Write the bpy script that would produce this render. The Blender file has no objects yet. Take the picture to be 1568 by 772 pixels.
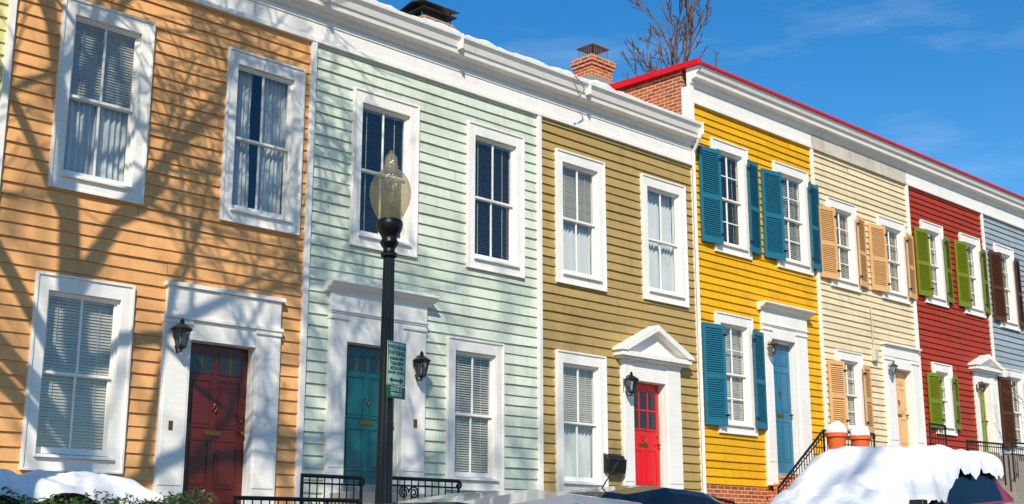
import bpy, math, random
from mathutils import Vector, Matrix, noise
random.seed(7)
SC=bpy.context.scene.collection
def lin(c):
    r=[]
    for v in c:
        v=v/255.0
        r.append(v/12.92 if v<=0.04045 else ((v+0.055)/1.055)**2.4)
    return (r[0],r[1],r[2],1)
def gz(x):                      # street level: climbs 7 % towards +X
    return 0.07*max(-40,min(70,x))
# ------------------------------------------------------------------ materials
def newmat(name):
    m=bpy.data.materials.new(name); m.use_nodes=True; nt=m.node_tree
    return m,nt,nt.nodes["Principled BSDF"],nt.nodes,nt.links
def paint(name,rgb,rough=0.5,bump=0.25,dirt=0.15,grain=True,spec=0.3,dirtcol=(0.25,0.22,0.18,1),streak=0.0):
    m,nt,b,N,L=newmat(name)
    tc=N.new("ShaderNodeTexCoord")
    n1=N.new("ShaderNodeTexNoise"); n1.inputs["Scale"].default_value=1.3; n1.inputs["Detail"].default_value=8; n1.inputs["Roughness"].default_value=0.65
    L.new(tc.outputs["Object"],n1.inputs["Vector"])
    r1=N.new("ShaderNodeValToRGB"); r1.color_ramp.elements[0].position=0.48; r1.color_ramp.elements[1].position=0.75
    L.new(n1.outputs["Fac"],r1.inputs["Fac"])
    mul=N.new("ShaderNodeMath"); mul.operation='MULTIPLY'; mul.inputs[1].default_value=dirt; L.new(r1.outputs["Color"],mul.inputs[0])
    mix=N.new("ShaderNodeMix"); mix.data_type='RGBA'; mix.inputs["A"].default_value=lin(rgb); 
    c=lin(rgb); mix.inputs["B"].default_value=(c[0]*0.55+dirtcol[0]*0.2,c[1]*0.55+dirtcol[1]*0.2,c[2]*0.55+dirtcol[2]*0.2,1)
    L.new(mul.outputs[0],mix.inputs["Factor"])
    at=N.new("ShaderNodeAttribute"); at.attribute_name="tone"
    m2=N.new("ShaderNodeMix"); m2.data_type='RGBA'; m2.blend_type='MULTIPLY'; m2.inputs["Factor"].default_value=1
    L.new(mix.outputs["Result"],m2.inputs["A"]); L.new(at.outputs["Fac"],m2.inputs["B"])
    # fine grain tone
    mp=N.new("ShaderNodeMapping"); mp.inputs["Scale"].default_value=(2.2,2.2,55) if grain else (9,9,9)
    L.new(tc.outputs["Object"],mp.inputs["Vector"])
    n2=N.new("ShaderNodeTexNoise"); n2.inputs["Scale"].default_value=1.5; n2.inputs["Detail"].default_value=6; n2.inputs["Roughness"].default_value=0.7
    L.new(mp.outputs[0],n2.inputs["Vector"])
    mr=N.new("ShaderNodeMapRange"); mr.inputs["From Min"].default_value=0.3; mr.inputs["From Max"].default_value=0.7; mr.inputs["To Min"].default_value=0.90; mr.inputs["To Max"].default_value=1.06
    L.new(n2.outputs["Fac"],mr.inputs["Value"])
    m3=N.new("ShaderNodeMix"); m3.data_type='RGBA'; m3.blend_type='MULTIPLY'; m3.inputs["Factor"].default_value=1
    L.new(m2.outputs["Result"],m3.inputs["A"]); L.new(mr.outputs[0],m3.inputs["B"])
    out=m3.outputs["Result"]
    if streak:
        mp2=N.new("ShaderNodeMapping"); mp2.inputs["Scale"].default_value=(9,9,1.1); L.new(tc.outputs["Object"],mp2.inputs["Vector"])
        n3=N.new("ShaderNodeTexNoise"); n3.inputs["Scale"].default_value=1.0; n3.inputs["Detail"].default_value=7; n3.inputs["Roughness"].default_value=0.7; L.new(mp2.outputs[0],n3.inputs["Vector"])
        m5=N.new("ShaderNodeMapRange"); m5.inputs["From Min"].default_value=0.5; m5.inputs["From Max"].default_value=0.78; m5.inputs["To Min"].default_value=1.0; m5.inputs["To Max"].default_value=1-streak; L.new(n3.outputs["Fac"],m5.inputs["Value"])
        m6=N.new("ShaderNodeMix"); m6.data_type='RGBA'; m6.blend_type='MULTIPLY'; m6.inputs["Factor"].default_value=1
        L.new(out,m6.inputs["A"]); L.new(m5.outputs[0],m6.inputs["B"]); out=m6.outputs["Result"]
    L.new(out,b.inputs["Base Color"])
    bp=N.new("ShaderNodeBump"); bp.inputs["Strength"].default_value=bump; bp.inputs["Distance"].default_value=0.006
    L.new(n2.outputs["Fac"],bp.inputs["Height"]); L.new(bp.outputs[0],b.inputs["Normal"])
    b.inputs["Roughness"].default_value=rough; b.inputs["Specular IOR Level"].default_value=spec
    return m
def simple(name,rgb,rough=0.5,metal=0.0,spec=0.5,bump=0.0,bs=20,tone=False):
    m,nt,b,N,L=newmat(name)
    tc=N.new("ShaderNodeTexCoord"); n=N.new("ShaderNodeTexNoise"); n.inputs["Scale"].default_value=bs; n.inputs["Detail"].default_value=5
    L.new(tc.outputs["Object"],n.inputs["Vector"])
    mr=N.new("ShaderNodeMapRange"); mr.inputs["To Min"].default_value=0.8; mr.inputs["To Max"].default_value=1.15
    L.new(n.outputs["Fac"],mr.inputs["Value"])
    mx=N.new("ShaderNodeMix"); mx.data_type='RGBA'; mx.blend_type='MULTIPLY'; mx.inputs["Factor"].default_value=1; mx.inputs["A"].default_value=lin(rgb)
    L.new(mr.outputs[0],mx.inputs["B"]); out=mx.outputs["Result"]
    if tone:
        at=N.new("ShaderNodeAttribute"); at.attribute_name="tone"
        m2=N.new("ShaderNodeMix"); m2.data_type='RGBA'; m2.blend_type='MULTIPLY'; m2.inputs["Factor"].default_value=1
        L.new(out,m2.inputs["A"]); L.new(at.outputs["Fac"],m2.inputs["B"]); out=m2.outputs["Result"]
    L.new(out,b.inputs["Base Color"])
    b.inputs["Roughness"].default_value=rough; b.inputs["Metallic"].default_value=metal; b.inputs["Specular IOR Level"].default_value=spec
    if bump:
        bp=N.new("ShaderNodeBump"); bp.inputs["Strength"].default_value=bump; bp.inputs["Distance"].default_value=0.01
        L.new(n.outputs["Fac"],bp.inputs["Height"]); L.new(bp.outputs[0],b.inputs["Normal"])
    return m
def front_fresnel(N,L,ior,mn):
    """Fresnel of a thin pane: same weak reflection from inside as from outside"""
    fr=N.new("ShaderNodeFresnel"); fr.inputs["IOR"].default_value=ior
    ge=N.new("ShaderNodeNewGeometry"); inv=N.new("ShaderNodeMath"); inv.operation='SUBTRACT'; inv.inputs[0].default_value=1.0; L.new(ge.outputs["Backfacing"],inv.inputs[1])
    mu=N.new("ShaderNodeMath"); mu.operation='MULTIPLY'; L.new(fr.outputs[0],mu.inputs[0]); L.new(inv.outputs[0],mu.inputs[1])
    ad=N.new("ShaderNodeMath"); ad.operation='ADD'; ad.inputs[1].default_value=mn; L.new(mu.outputs[0],ad.inputs[0]); return ad.outputs[0]
def glassmat(name,tint=(0.8,0.85,0.85,1),refl=1.5,mn=0.06):
    m=bpy.data.materials.new(name); m.use_nodes=True; N=m.node_tree.nodes; L=m.node_tree.links; N.clear()
    o=N.new("ShaderNodeOutputMaterial"); t=N.new("ShaderNodeBsdfTransparent"); t.inputs[0].default_value=tint
    g=N.new("ShaderNodeBsdfGlossy"); g.inputs["Roughness"].default_value=0.02; g.inputs["Color"].default_value=(0.9,0.95,1,1)
    tc=N.new("ShaderNodeTexCoord"); n=N.new("ShaderNodeTexNoise"); n.inputs["Scale"].default_value=1.7; L.new(tc.outputs["Object"],n.inputs["Vector"])
    bp=N.new("ShaderNodeBump"); bp.inputs["Strength"].default_value=0.35; bp.inputs["Distance"].default_value=0.02; L.new(n.outputs["Fac"],bp.inputs["Height"]); L.new(bp.outputs[0],g.inputs["Normal"])
    mx=N.new("ShaderNodeMixShader"); L.new(front_fresnel(N,L,refl,mn),mx.inputs[0]); L.new(t.outputs[0],mx.inputs[1]); L.new(g.outputs[0],mx.inputs[2]); L.new(mx.outputs[0],o.inputs[0])
    return m
def brickmat(name,c1,c2,mort):
    m,nt,b,N,L=newmat(name)
    tc=N.new("ShaderNodeTexCoord"); sx=N.new("ShaderNodeSeparateXYZ"); L.new(tc.outputs["Object"],sx.inputs[0])
    ad=N.new("ShaderNodeMath"); L.new(sx.outputs[0],ad.inputs[0]); L.new(sx.outputs[1],ad.inputs[1])
    cb=N.new("ShaderNodeCombineXYZ"); L.new(ad.outputs[0],cb.inputs[0]); L.new(sx.outputs[2],cb.inputs[1])
    br=N.new("ShaderNodeTexBrick"); br.inputs["Scale"].default_value=1; br.inputs["Brick Width"].default_value=0.22; br.inputs["Row Height"].default_value=0.075; br.inputs["Mortar Size"].default_value=0.009
    br.inputs["Color1"].default_value=lin(c1); br.inputs["Color2"].default_value=lin(c2); br.inputs["Mortar"].default_value=lin(mort); br.inputs["Bias"].default_value=0.0
    L.new(cb.outputs[0],br.inputs["Vector"])
    n=N.new("ShaderNodeTexNoise"); n.inputs["Scale"].default_value=6; n.inputs["Detail"].default_value=6; L.new(tc.outputs["Object"],n.inputs["Vector"])
    mr=N.new("ShaderNodeMapRange"); mr.inputs["To Min"].default_value=0.6; mr.inputs["To Max"].default_value=1.3; L.new(n.outputs["Fac"],mr.inputs["Value"])
    mx=N.new("ShaderNodeMix"); mx.data_type='RGBA'; mx.blend_type='MULTIPLY'; mx.inputs["Factor"].default_value=1
    L.new(br.outputs["Color"],mx.inputs["A"]); L.new(mr.outputs[0],mx.inputs["B"]); L.new(mx.outputs["Result"],b.inputs["Base Color"])
    bp=N.new("ShaderNodeBump"); bp.inputs["Strength"].default_value=0.8; bp.inputs["Distance"].default_value=0.01; bp.invert=True
    L.new(br.outputs["Fac"],bp.inputs["Height"]); L.new(bp.outputs[0],b.inputs["Normal"]); b.inputs["Roughness"].default_value=0.85
    return m
TRIM=paint("white_trim_paint",(242,238,230),0.5,0.3,0.25,streak=0.10)
TRIMW=paint("weathered_trim_paint",(212,203,186),0.6,0.5,0.9,streak=0.4)
SASH=paint("white_sash_paint",(240,237,230),0.45,0.1,0.1)
GLASS=glassmat("window_glass",(0.88,0.91,0.91,1),1.5,0.05)
DGLASS=glassmat("door_glass",(0.6,0.65,0.65,1),1.6,0.1)
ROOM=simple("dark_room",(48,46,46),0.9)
BLIND=simple("blind_slats",(214,206,188),0.6,bs=3,tone=True)
CURT=simple("curtain_fabric",(206,208,206),0.9,bs=3)
BLACK=simple("black_iron_paint",(16,16,17),0.38,0.0,0.5,0.25,60)
IRONPOST=simple("lamp_post_paint",(11,11,12),0.36,0.0,0.5,0.3,45)
BRASS=simple("brass",(150,112,52),0.35,1.0)
METAL=simple("galvanised_metal",(160,158,150),0.45,0.6)
BRICK=brickmat("red_brick",(200,98,42),(158,66,30),(214,188,156))
SNOW=simple("snow",(240,241,244),0.7,0,0.3,0.6,7)
CONC=simple("concrete",(150,146,138),0.9,0,0.2,0.5,25)
ASPH=simple("asphalt",(62,61,60),0.9,0,0.2,0.8,60)
PAVE=brickmat("brick_pavers",(120,66,48),(98,54,42),(110,98,88))
REDROOF=paint("red_roof_metal",(214,18,16),0.35,0.1,0.2,False,0.5)
BARK=simple("bark",(112,90,72),0.95,0,0.2,0.9,30)
TERRA=simple("terracotta",(222,98,42),0.7)
LEAF=simple("hedge_leaves",(56,78,30),0.5,0,0.5,tone=True)
SOIL=simple("soil_and_dead_grass",(92,84,60),0.95,0,0.2,0.8,12)
# ------------------------------------------------------------------ mesh accumulator
class M:
    def __init__(s): s.v=[]; s.f=[]; s.mi=[]; s.t=[]
    def face(s,pts,mi=0,tone=1.0):
        i=len(s.v); s.v+= [tuple(p) for p in pts]; s.f.append(tuple(range(i,i+len(pts)))); s.mi.append(mi); s.t.append(tone)
    def box(s,x0,x1,y0,y1,z0,z1,mi=0,tone=1.0):
        i=len(s.v)
        s.v+=[(x0,y0,z0),(x1,y0,z0),(x1,y1,z0),(x0,y1,z0),(x0,y0,z1),(x1,y0,z1),(x1,y1,z1),(x0,y1,z1)]
        for q in ((0,3,2,1),(4,5,6,7),(0,1,5,4),(1,2,6,5),(2,3,7,6),(3,0,4,7)):
            s.f.append(tuple(i+k for k in q)); s.mi.append(mi); s.t.append(tone)
    def extr(s,poly,fn,a,b,mi=0,tone=1.0):
        n=len(poly); i=len(s.v)
        s.v+=[fn(p,a) for p in poly]+[fn(p,b) for p in poly]
        for k in range(n):
            k2=(k+1)%n; s.f.append((i+k,i+k2,i+n+k2,i+n+k)); s.mi.append(mi); s.t.append(tone)
        s.f.append(tuple(i+k for k in reversed(range(n)))); s.f.append(tuple(i+n+k for k in range(n))); s.mi+=[mi,mi]; s.t+=[tone,tone]
    def yz(s,poly,x0,x1,mi=0,tone=1.0): s.extr(poly,lambda p,a:(a,p[0],p[1]),x0,x1,mi,tone)
    def xz(s,poly,y0,y1,mi=0,tone=1.0): s.extr(poly,lambda p,a:(p[0],a,p[1]),y0,y1,mi,tone)
    def tube(s,p0,p1,r0,r1,n=6,mi=0,cap=True):
        p0=Vector(p0); p1=Vector(p1); d=(p1-p0)
        if d.length<1e-6: return
        d.normalize(); a=d.orthogonal().normalized(); b=d.cross(a); i=len(s.v)
        for p,r in ((p0,r0),(p1,r1)):
            for k in range(n):
                t=2*math.pi*k/n; s.v.append(tuple(p+a*(r*math.cos(t))+b*(r*math.sin(t))))
        for k in range(n):
            k2=(k+1)%n; s.f.append((i+k,i+k2,i+n+k2,i+n+k)); s.mi.append(mi); s.t.append(1.0)
        if cap:
            s.f.append(tuple(i+k for k in reversed(range(n)))); s.f.append(tuple(i+n+k for k in range(n))); s.mi+=[mi,mi]; s.t+=[1.0,1.0]
    def path(s,pts,r,n=6,mi=0):
        for a,b in zip(pts,pts[1:]): s.tube(a,b,r,r,n,mi)
    def lathe(s,prof,c,n=24,mi=0,flute=None):
        i=len(s.v)
        for (r,z) in prof:
            for k in range(n):
                t=2*math.pi*k/n; rr=r
                if flute and flute[0]<z<flute[1]: rr=r*(1-0.10*(k%2))
                s.v.append((c[0]+rr*math.cos(t),c[1]+rr*math.sin(t),c[2]+z))
        for j in range(len(prof)-1):
            for k in range(n):
                k2=(k+1)%n; s.f.append((i+j*n+k,i+j*n+k2,i+(j+1)*n+k2,i+(j+1)*n+k)); s.mi.append(mi); s.t.append(1.0)
    def grid(s,P,mi=0,tone=1.0):
        i=len(s.v); R=len(P); C=len(P[0])
        for row in P: s.v+=[tuple(p) for p in row]
        for a in range(R-1):
            for b in range(C-1):
                s.f.append((i+a*C+b,i+a*C+b+1,i+(a+1)*C+b+1,i+(a+1)*C+b)); s.mi.append(mi); s.t.append(tone)
    def obj(s,name,mats,parent=None,smooth=False,bevel=0,angle=None):
        me=bpy.data.meshes.new(name); me.from_pydata(s.v,[],s.f)
        for m in mats: me.materials.append(m)
        me.polygons.foreach_set("material_index",s.mi)
        a=me.attributes.new("tone",'FLOAT','FACE'); a.data.foreach_set("value",s.t)
        me.update(); ob=bpy.data.objects.new(name,me); SC.objects.link(ob)
        if smooth:
            me.polygons.foreach_set("use_smooth",[True]*len(me.polygons))
            if angle: 
                try: me.set_sharp_from_angle(angle=math.radians(angle))
                except Exception: pass
        if bevel:
            md=ob.modifiers.new("bevel",'BEVEL'); md.width=bevel; md.segments=1; md.limit_method='ANGLE'
        if parent: ob.parent=parent; ob.location=-parent.location
        return ob
def empty(name,loc):
    e=bpy.data.objects.new(name,None); e.location=loc; e.empty_display_size=0.2; SC.objects.link(e); return e
# ------------------------------------------------------------------ house parts
CW=0.155; CT=0.19
def siding(m,x0,x1,z0,z1,pitch,holes,rs):
    z=z0; sd=rs.uniform(0,50)
    while z<z1-0.01:
        zt=min(z+pitch*rs.uniform(0.97,1.03),z1)
        if z1-zt<0.05: zt=z1
        zb=z; br=sorted(set([zb,zt]+[h for H in holes for h in (H[2],H[3]) if zb<h<zt]))
        js=[x0]; x=x0+rs.uniform(0.6,3.6)
        while x<x1-0.4: js.append(x); x+=rs.uniform(1.4,3.8)
        js.append(x1)
        wv=lambda xx:0.011*noise.noise(Vector((xx*0.8,zb*5+sd,0)))+0.005*noise.noise(Vector((xx*4,zb*5+sd,3)))
        for ja,jb in zip(js,js[1:]):
            tone=rs.uniform(0.90,1.06); off=rs.uniform(-0.006,0.002); tilt=rs.uniform(-0.006,0.006)
            def Y(zz): return -0.036+off+0.029*(zz-zb)/pitch
            for za,zc in zip(br,br[1:]):
                iv=[(ja+0.001,jb-0.001)]
                for H in holes:
                    if H[2]<=za+1e-6 and H[3]>=zc-1e-6:
                        nv=[]
                        for a,b in iv:
                            if H[1]<=a or H[0]>=b: nv.append((a,b))
                            else:
                                if a<H[0]: nv.append((a,H[0]))
                                if H[1]<b: nv.append((H[1],b))
                        iv=nv
                top=zc+0.014 if (zc==zt and zt<z1) else zc
                for a,b in iv:
                    n=max(1,int((b-a)/0.35))
                    for k in range(n):
                        p=a+(b-a)*k/n; q=a+(b-a)*(k+1)/n
                        if za==zb:
                            fp=(p-ja)/(jb-ja)-0.5; fq=(q-ja)/(jb-ja)-0.5
                            zp=za+wv(p)+tilt*fp; zq=za+wv(q)+tilt*fq
                            if za==z0: zp=zq=za
                        else: zp=zq=za
                        m.face([(p,Y(za),zp),(q,Y(za),zq),(q,Y(top),top),(p,Y(top),top)],0,tone)
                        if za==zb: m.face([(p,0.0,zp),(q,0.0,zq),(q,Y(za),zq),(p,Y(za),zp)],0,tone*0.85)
        z=zt
def window(W,G,B,x0,x1,z0,z1,rows=1,kind='b',seed=0,plain=True):
    rs=random.Random(seed)
    ix0,ix1,iz0,iz1=x0+CW,x1-CW,z0+CT,z1-CT
    W.box(x0,ix0,-0.060,0.0,z0,z1); W.box(ix1,x1,-0.060,0.0,z0,z1)
    W.box(ix0,ix1,-0.058,0.0,iz1,z1); W.box(ix0,ix1,-0.058,0.0,z0,iz0-0.045)
    for a,b,c,d in ((x0-0.018,x0+0.014,z0-0.014,z1+0.02),(x1-0.014,x1+0.018,z0-0.014,z1+0.02)): W.box(a,b,-0.082,-0.001,c,d)
    W.box(x0+0.014,x1-0.014,-0.080,-0.059,z1-0.012,z1+0.022); W.box(x0+0.014,x1-0.014,-0.080,-0.059,z0-0.016,z0+0.014)
    W.yz([(-0.105,iz0-0.045),(0.10,iz0-0.045),(0.10,iz0+0.012),(-0.105,iz0-0.008)],ix0-0.03,ix1+0.03,1)
    W.box(ix0-0.02,ix0,0.0,0.16,iz0,iz1,1); W.box(ix1,ix1+0.02,0.0,0.16,iz0,iz1,1); W.box(ix0-0.02,ix1+0.02,0.0,0.16,iz1,iz1+0.02,1)
    W.box(ix0,ix0+0.025,0.0,0.020,iz0+0.012,iz1,1); W.box(ix1-0.025,ix1,0.0,0.020,iz0+0.012,iz1,1); W.box(ix0+0.025,ix1-0.025,0.0,0.020,iz1-0.03,iz1,1)
    zm=(iz0+iz1)/2
    for (sa,sb,ya) in ((zm-0.02,iz1-0.002,0.022),(iz0+0.013,zm+0.018,0.058)):
        yb=ya+0.034; st=0.048; a=ix0+0.002; b=ix1-0.002
        W.box(a,a+st,ya,yb,sa,sb,1); W.box(b-st,b,ya,yb,sa,sb,1)
        lo=0.075 if sa<zm-0.1 else 0.038
        W.box(a+st,b-st,ya+0.001,yb,sa,sa+lo,1); W.box(a+st,b-st,ya+0.001,yb,sb-0.045,sb,1)
        xm=(a+b)/2; W.box(xm-0.014,xm+0.014,ya+0.003,yb-0.002,sa+lo,sb-0.045,1)
        if rows==2:
            zz=(sa+sb)/2; W.box(a+st,xm-0.014,ya+0.004,yb-0.003,zz-0.012,zz+0.012,1); W.box(xm+0.014,b-st,ya+0.004,yb-0.003,zz-0.012,zz+0.012,1)
        G.face([(a+st,ya+0.017,sa+lo),(b-st,ya+0.017,sa+lo),(b-st,ya+0.017,sb-0.045),(a+st,ya+0.017,sb-0.045)])
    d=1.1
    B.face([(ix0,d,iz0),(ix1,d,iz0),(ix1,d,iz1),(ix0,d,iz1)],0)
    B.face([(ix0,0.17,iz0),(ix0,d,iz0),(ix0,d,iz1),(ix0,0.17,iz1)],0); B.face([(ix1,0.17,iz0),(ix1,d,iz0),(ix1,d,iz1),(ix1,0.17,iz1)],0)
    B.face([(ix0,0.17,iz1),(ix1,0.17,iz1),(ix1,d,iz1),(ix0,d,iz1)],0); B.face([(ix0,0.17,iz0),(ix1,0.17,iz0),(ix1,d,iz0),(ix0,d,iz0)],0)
    if kind in('b','bh','bo'):
        zz=iz1-0.06; zend=iz0+0.03 if kind!='bh' else zm-0.05
        B.box(ix0+0.02,ix1-0.02,0.105,0.14,iz1-0.06,iz1-0.005,1)
        tl=rs.uniform(0.75,1.10) if kind!='bo' else rs.uniform(0.1,0.3)
        while zz>zend:
            dy=0.020*math.cos(tl); dz=0.020*math.sin(tl); j=rs.uniform(-0.0015,0.0015)
            B.face([(ix0+0.012,0.122-dy,zz-dz+j),(ix1-0.012,0.122-dy,zz-dz-j),(ix1-0.012,0.122+dy,zz+dz-j),(ix0+0.012,0.122+dy,zz+dz+j)],1,rs.uniform(0.85,1.0)*(0.5 if kind=='bo' else 1))
            zz-=0.038
        for xs in (ix0+0.2,ix1-0.2): B.box(xs-0.004,xs+0.004,0.098,0.101,zend,iz1-0.06,1)
    if kind in('c','cs','bh'):
        gap=0.0 if kind!='cs' else 0.10
        n=60; mid=(ix0+ix1)/2; yb=0.175
        for (a,b) in ((ix0,mid-gap),(mid+gap*0.7,ix1)):
            ph=rs.uniform(0,6); P=[]
            for zi in range(7):
                fz=zi/6; zz=iz0+(iz1-iz0)*fz; row=[]
                for k in range(n+1):
                    t=k/n; x=a+(b-a)*t; amp=0.028*(1.15-0.5*fz)
                    row.append((x+0.01*math.sin(zz*3+ph),yb+amp*math.sin(t*34+ph+0.7*math.sin(t*9+zz)),zz))
                P.append(row)
            B.grid(P,2)
def shutter(S,xh,xf,z0,z1):
    yh,yf=-0.135,-0.055; w=xf-xh
    def P(u,o,z): return (xh+w*u,yh+(yf-yh)*u-o,z)
    def bar(u0,u1,za,zb,th=0.032,mi=0):
        pts=[P(u0,0,za),P(u1,0,za),P(u1,0,zb),P(u0,0,zb),P(u0,th,za),P(u1,th,za),P(u1,th,zb),P(u0,th,zb)]
        i=len(S.v); S.v+=pts
        for q in ((0,1,2,3),(4,7,6,5),(0,4,5,1),(1,5,6,2),(2,6,7,3),(3,7,4,0)):
            S.f.append(tuple(i+k for k in q)); S.mi.append(mi); S.t.append(1.0)
    bar(0,0.11,z0,z1); bar(0.89,1,z0,z1)
    zm=z0+(z1-z0)*0.48
    for a,b in ((z0,z0+0.12),(zm-0.045,zm+0.045),(z1-0.09,z1)): bar(0.11,0.89,a,b,0.030)
    for a,b in ((z0+0.12,zm-0.045),(zm+0.045,z1-0.09)):
        z=a+0.005
        while z<b-0.02:
            q=[P(0.11,0.030,z),P(0.89,0.030,z),P(0.89,0.004,z+0.042),P(0.11,0.004,z+0.042)]
            S.face(q,0,random.uniform(0.93,1.03)); z+=0.044
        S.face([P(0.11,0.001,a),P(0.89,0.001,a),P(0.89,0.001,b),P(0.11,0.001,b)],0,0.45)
    sg=1 if w>0 else -1
    for zz in (z0+0.2,z1-0.2):
        S.box(min(xh-0.05*sg,xh+0.06*sg),max(xh-0.05*sg,xh+0.06*sg),-0.185,-0.168,zz-0.02,zz+0.02,1)
def lantern(name,x,z,s=1.0,body_mat=None):  # last argument is the body's metal, black iron paint by default
    e=empty(name,(x,-0.2,z)); A=M(); y=-0.24
    A.lathe([(0.0,-0.20*s),(0.022*s,-0.19*s),(0.012*s,-0.165*s),(0.05*s,-0.15*s),(0.058*s,-0.135*s),(0,-0.13*s)],(x,y,z),12,0)
    for k in range(6):
        t=2*math.pi*k/6
        A.tube((x+0.058*s*math.cos(t),y+0.058*s*math.sin(t),z-0.14*s),(x+0.105*s*math.cos(t),y+0.105*s*math.sin(t),z+0.06*s),0.008*s,0.008*s,5)
    A.lathe([(0.055*s,-0.135*s),(0.100*s,0.06*s)],(x,y,z),6,1)
    A.lathe([(0.12*s,0.052*s),(0.126*s,0.07*s),(0.085*s,0.10*s),(0.035*s,0.13*s),(0.02*s,0.15*s),(0.028*s,0.165*s),(0.010*s,0.19*s),(0.0,0.2*s)],(x,y,z),12,0)
    A.face([(x+0.12*s*math.cos(2*math.pi*k/12),y+0.12*s*math.sin(2*math.pi*k/12),z+0.053*s) for k in range(12)],0)
    A.tube((x,y,z-0.1*s),(x,y,z-0.02*s),0.014*s,0.014*s,8,2)
    A.box(x-0.04*s,x+0.04*s,-0.085,-0.062,z-0.14*s,z+0.1*s)
    A.path([(x,-0.085,z-0.1*s),(x,-0.15,z-0.19*s),(x,y,z-0.19*s)],0.011*s)
    A.path([(x,-0.085,z+0.05*s),(x,-0.13,z+0.13*s),(x,y,z+0.15*s)],0.008*s)
    A.obj("lantern_body",[BLACK if body_mat is None else body_mat,DGLASS,SNOW],e,True,angle=35)
    return e
def doorleaf(D,x0,x1,z0,z1,lights,y=0.10):
    D.box(x0,x1,y,y+0.05,z0,z1)
    w=x1-x0; xm=(x0+x1)/2
    def panel(a,b,c,d):
        t=0.022
        D.box(a,b,y-0.014,y-0.0005,c,c+t); D.box(a,b,y-0.014,y-0.0005,d-t,d); D.box(a,a+t,y-0.014,y-0.0005,c+t,d-t); D.box(b-t,b,y-0.014,y-0.0005,c+t,d-t)
        D.box(a+0.05,b-0.05,y-0.010,y-0.0005,c+0.05,d-0.05)
    H=z1-z0
    m=0.10*w
    cols=((x0+m,xm-0.05*w),(xm+0.05*w,x1-m))
    bands=[(z0+0.09*H,z0+0.40*H),(z0+0.47*H,z0+0.78*H)]
    for a,b in cols:
        for c,d in bands: 
            if not(lights=='six' and c>z0+0.45*H): panel(a,b,c,d)
    if lights=='none':
        for a,b in cols: panel(a,b,z0+0.83*H,z0+0.94*H)
    if lights=='two':
        for a,b in cols:
            D.face([(a,y-0.004,z0+0.82*H),(b,y-0.004,z0+0.82*H),(b,y-0.004,z0+0.94*H),(a,y-0.004,z0+0.94*H)],4)
            t=0.014
            D.box(a-t,b+t,y-0.012,y-0.001,z0+0.94*H,z0+0.94*H+t); D.box(a-t,b+t,y-0.012,y-0.001,z0+0.82*H-t,z0+0.82*H)
            D.box(a-t,a,y-0.012,y-0.001,z0+0.82*H,z0+0.94*H); D.box(b,b+t,y-0.012,y-0.001,z0+0.82*H,z0+0.94*H)
            D.box((a+b)/2-0.006,(a+b)/2+0.006,y-0.010,y-0.003,z0+0.82*H,z0+0.94*H,2)
    if lights=='arch':
        for k in range(4):
            a=x0+m+k*(w-2*m)/4+0.02; b=a+(w-2*m)/4-0.04; zb=z0+0.82*H; zt=z0+0.89*H; r=(b-a)/2; c=(a+b)/2
            pts=[(a,zb),(b,zb)]+[(c+r*math.cos(t*math.pi/8),zt+r*math.sin(t*math.pi/8)) for t in range(9)]
            D.face([(p[0],y-0.004,p[1]) for p in pts],4)
            D.path([(p[0],y-0.006,p[1]) for p in pts+[pts[0]]],0.008,5)
    if lights=='six':
        a0=x0+m; b0=x1-m; c0=z0+0.58*H; d0=z0+0.93*H
        D.face([(a0,y-0.004,c0),(b0,y-0.004,c0),(b0,y-0.004,d0),(a0,y-0.004,d0)],4)
        for k in range(4):
            xx=a0+(b0-a0)*k/3; D.box(xx-0.014,xx+0.014,y-0.014,y-0.001,c0,d0)
        for k in range(3):
            zz=c0+(d0-c0)*k/2; D.box(a0,b0,y-0.016,y-0.002,zz-0.015,zz+0.015)
    zk=z0+0.62*H if lights!='six' else z0+0.52*H
    D.tube((xm,y-0.001,zk),(xm,y-0.03,zk),0.02,0.014,8,2); D.path([(xm,y-0.028,zk),(xm-0.03,y-0.03,zk-0.05),(xm,y-0.03,zk-0.1),(xm+0.03,y-0.03,zk-0.05),(xm,y-0.028,zk)],0.007,5,2)
    D.box(xm-0.12,xm+0.12,y-0.013,y-0.0005,z0+0.425*H,z0+0.455*H,2)
    D.lathe([(0.0,-0.03),(0.03,-0.015),(0.03,0.015),(0.0,0.03)],(x1-0.07,y-0.05,z0+0.45*H),10,2); D.tube((x1-0.07,y,z0+0.45*H),(x1-0.07,y-0.04,z0+0.45*H),0.012,0.012,6,2)
    D.tube((x1-0.07,y,z0+0.53*H),(x1-0.07,y-0.02,z0+0.53*H),0.025,0.022,8,2)
DARKGL=simple("dark_door_pane",(34,34,36),0.08,0,0.6)
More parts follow.
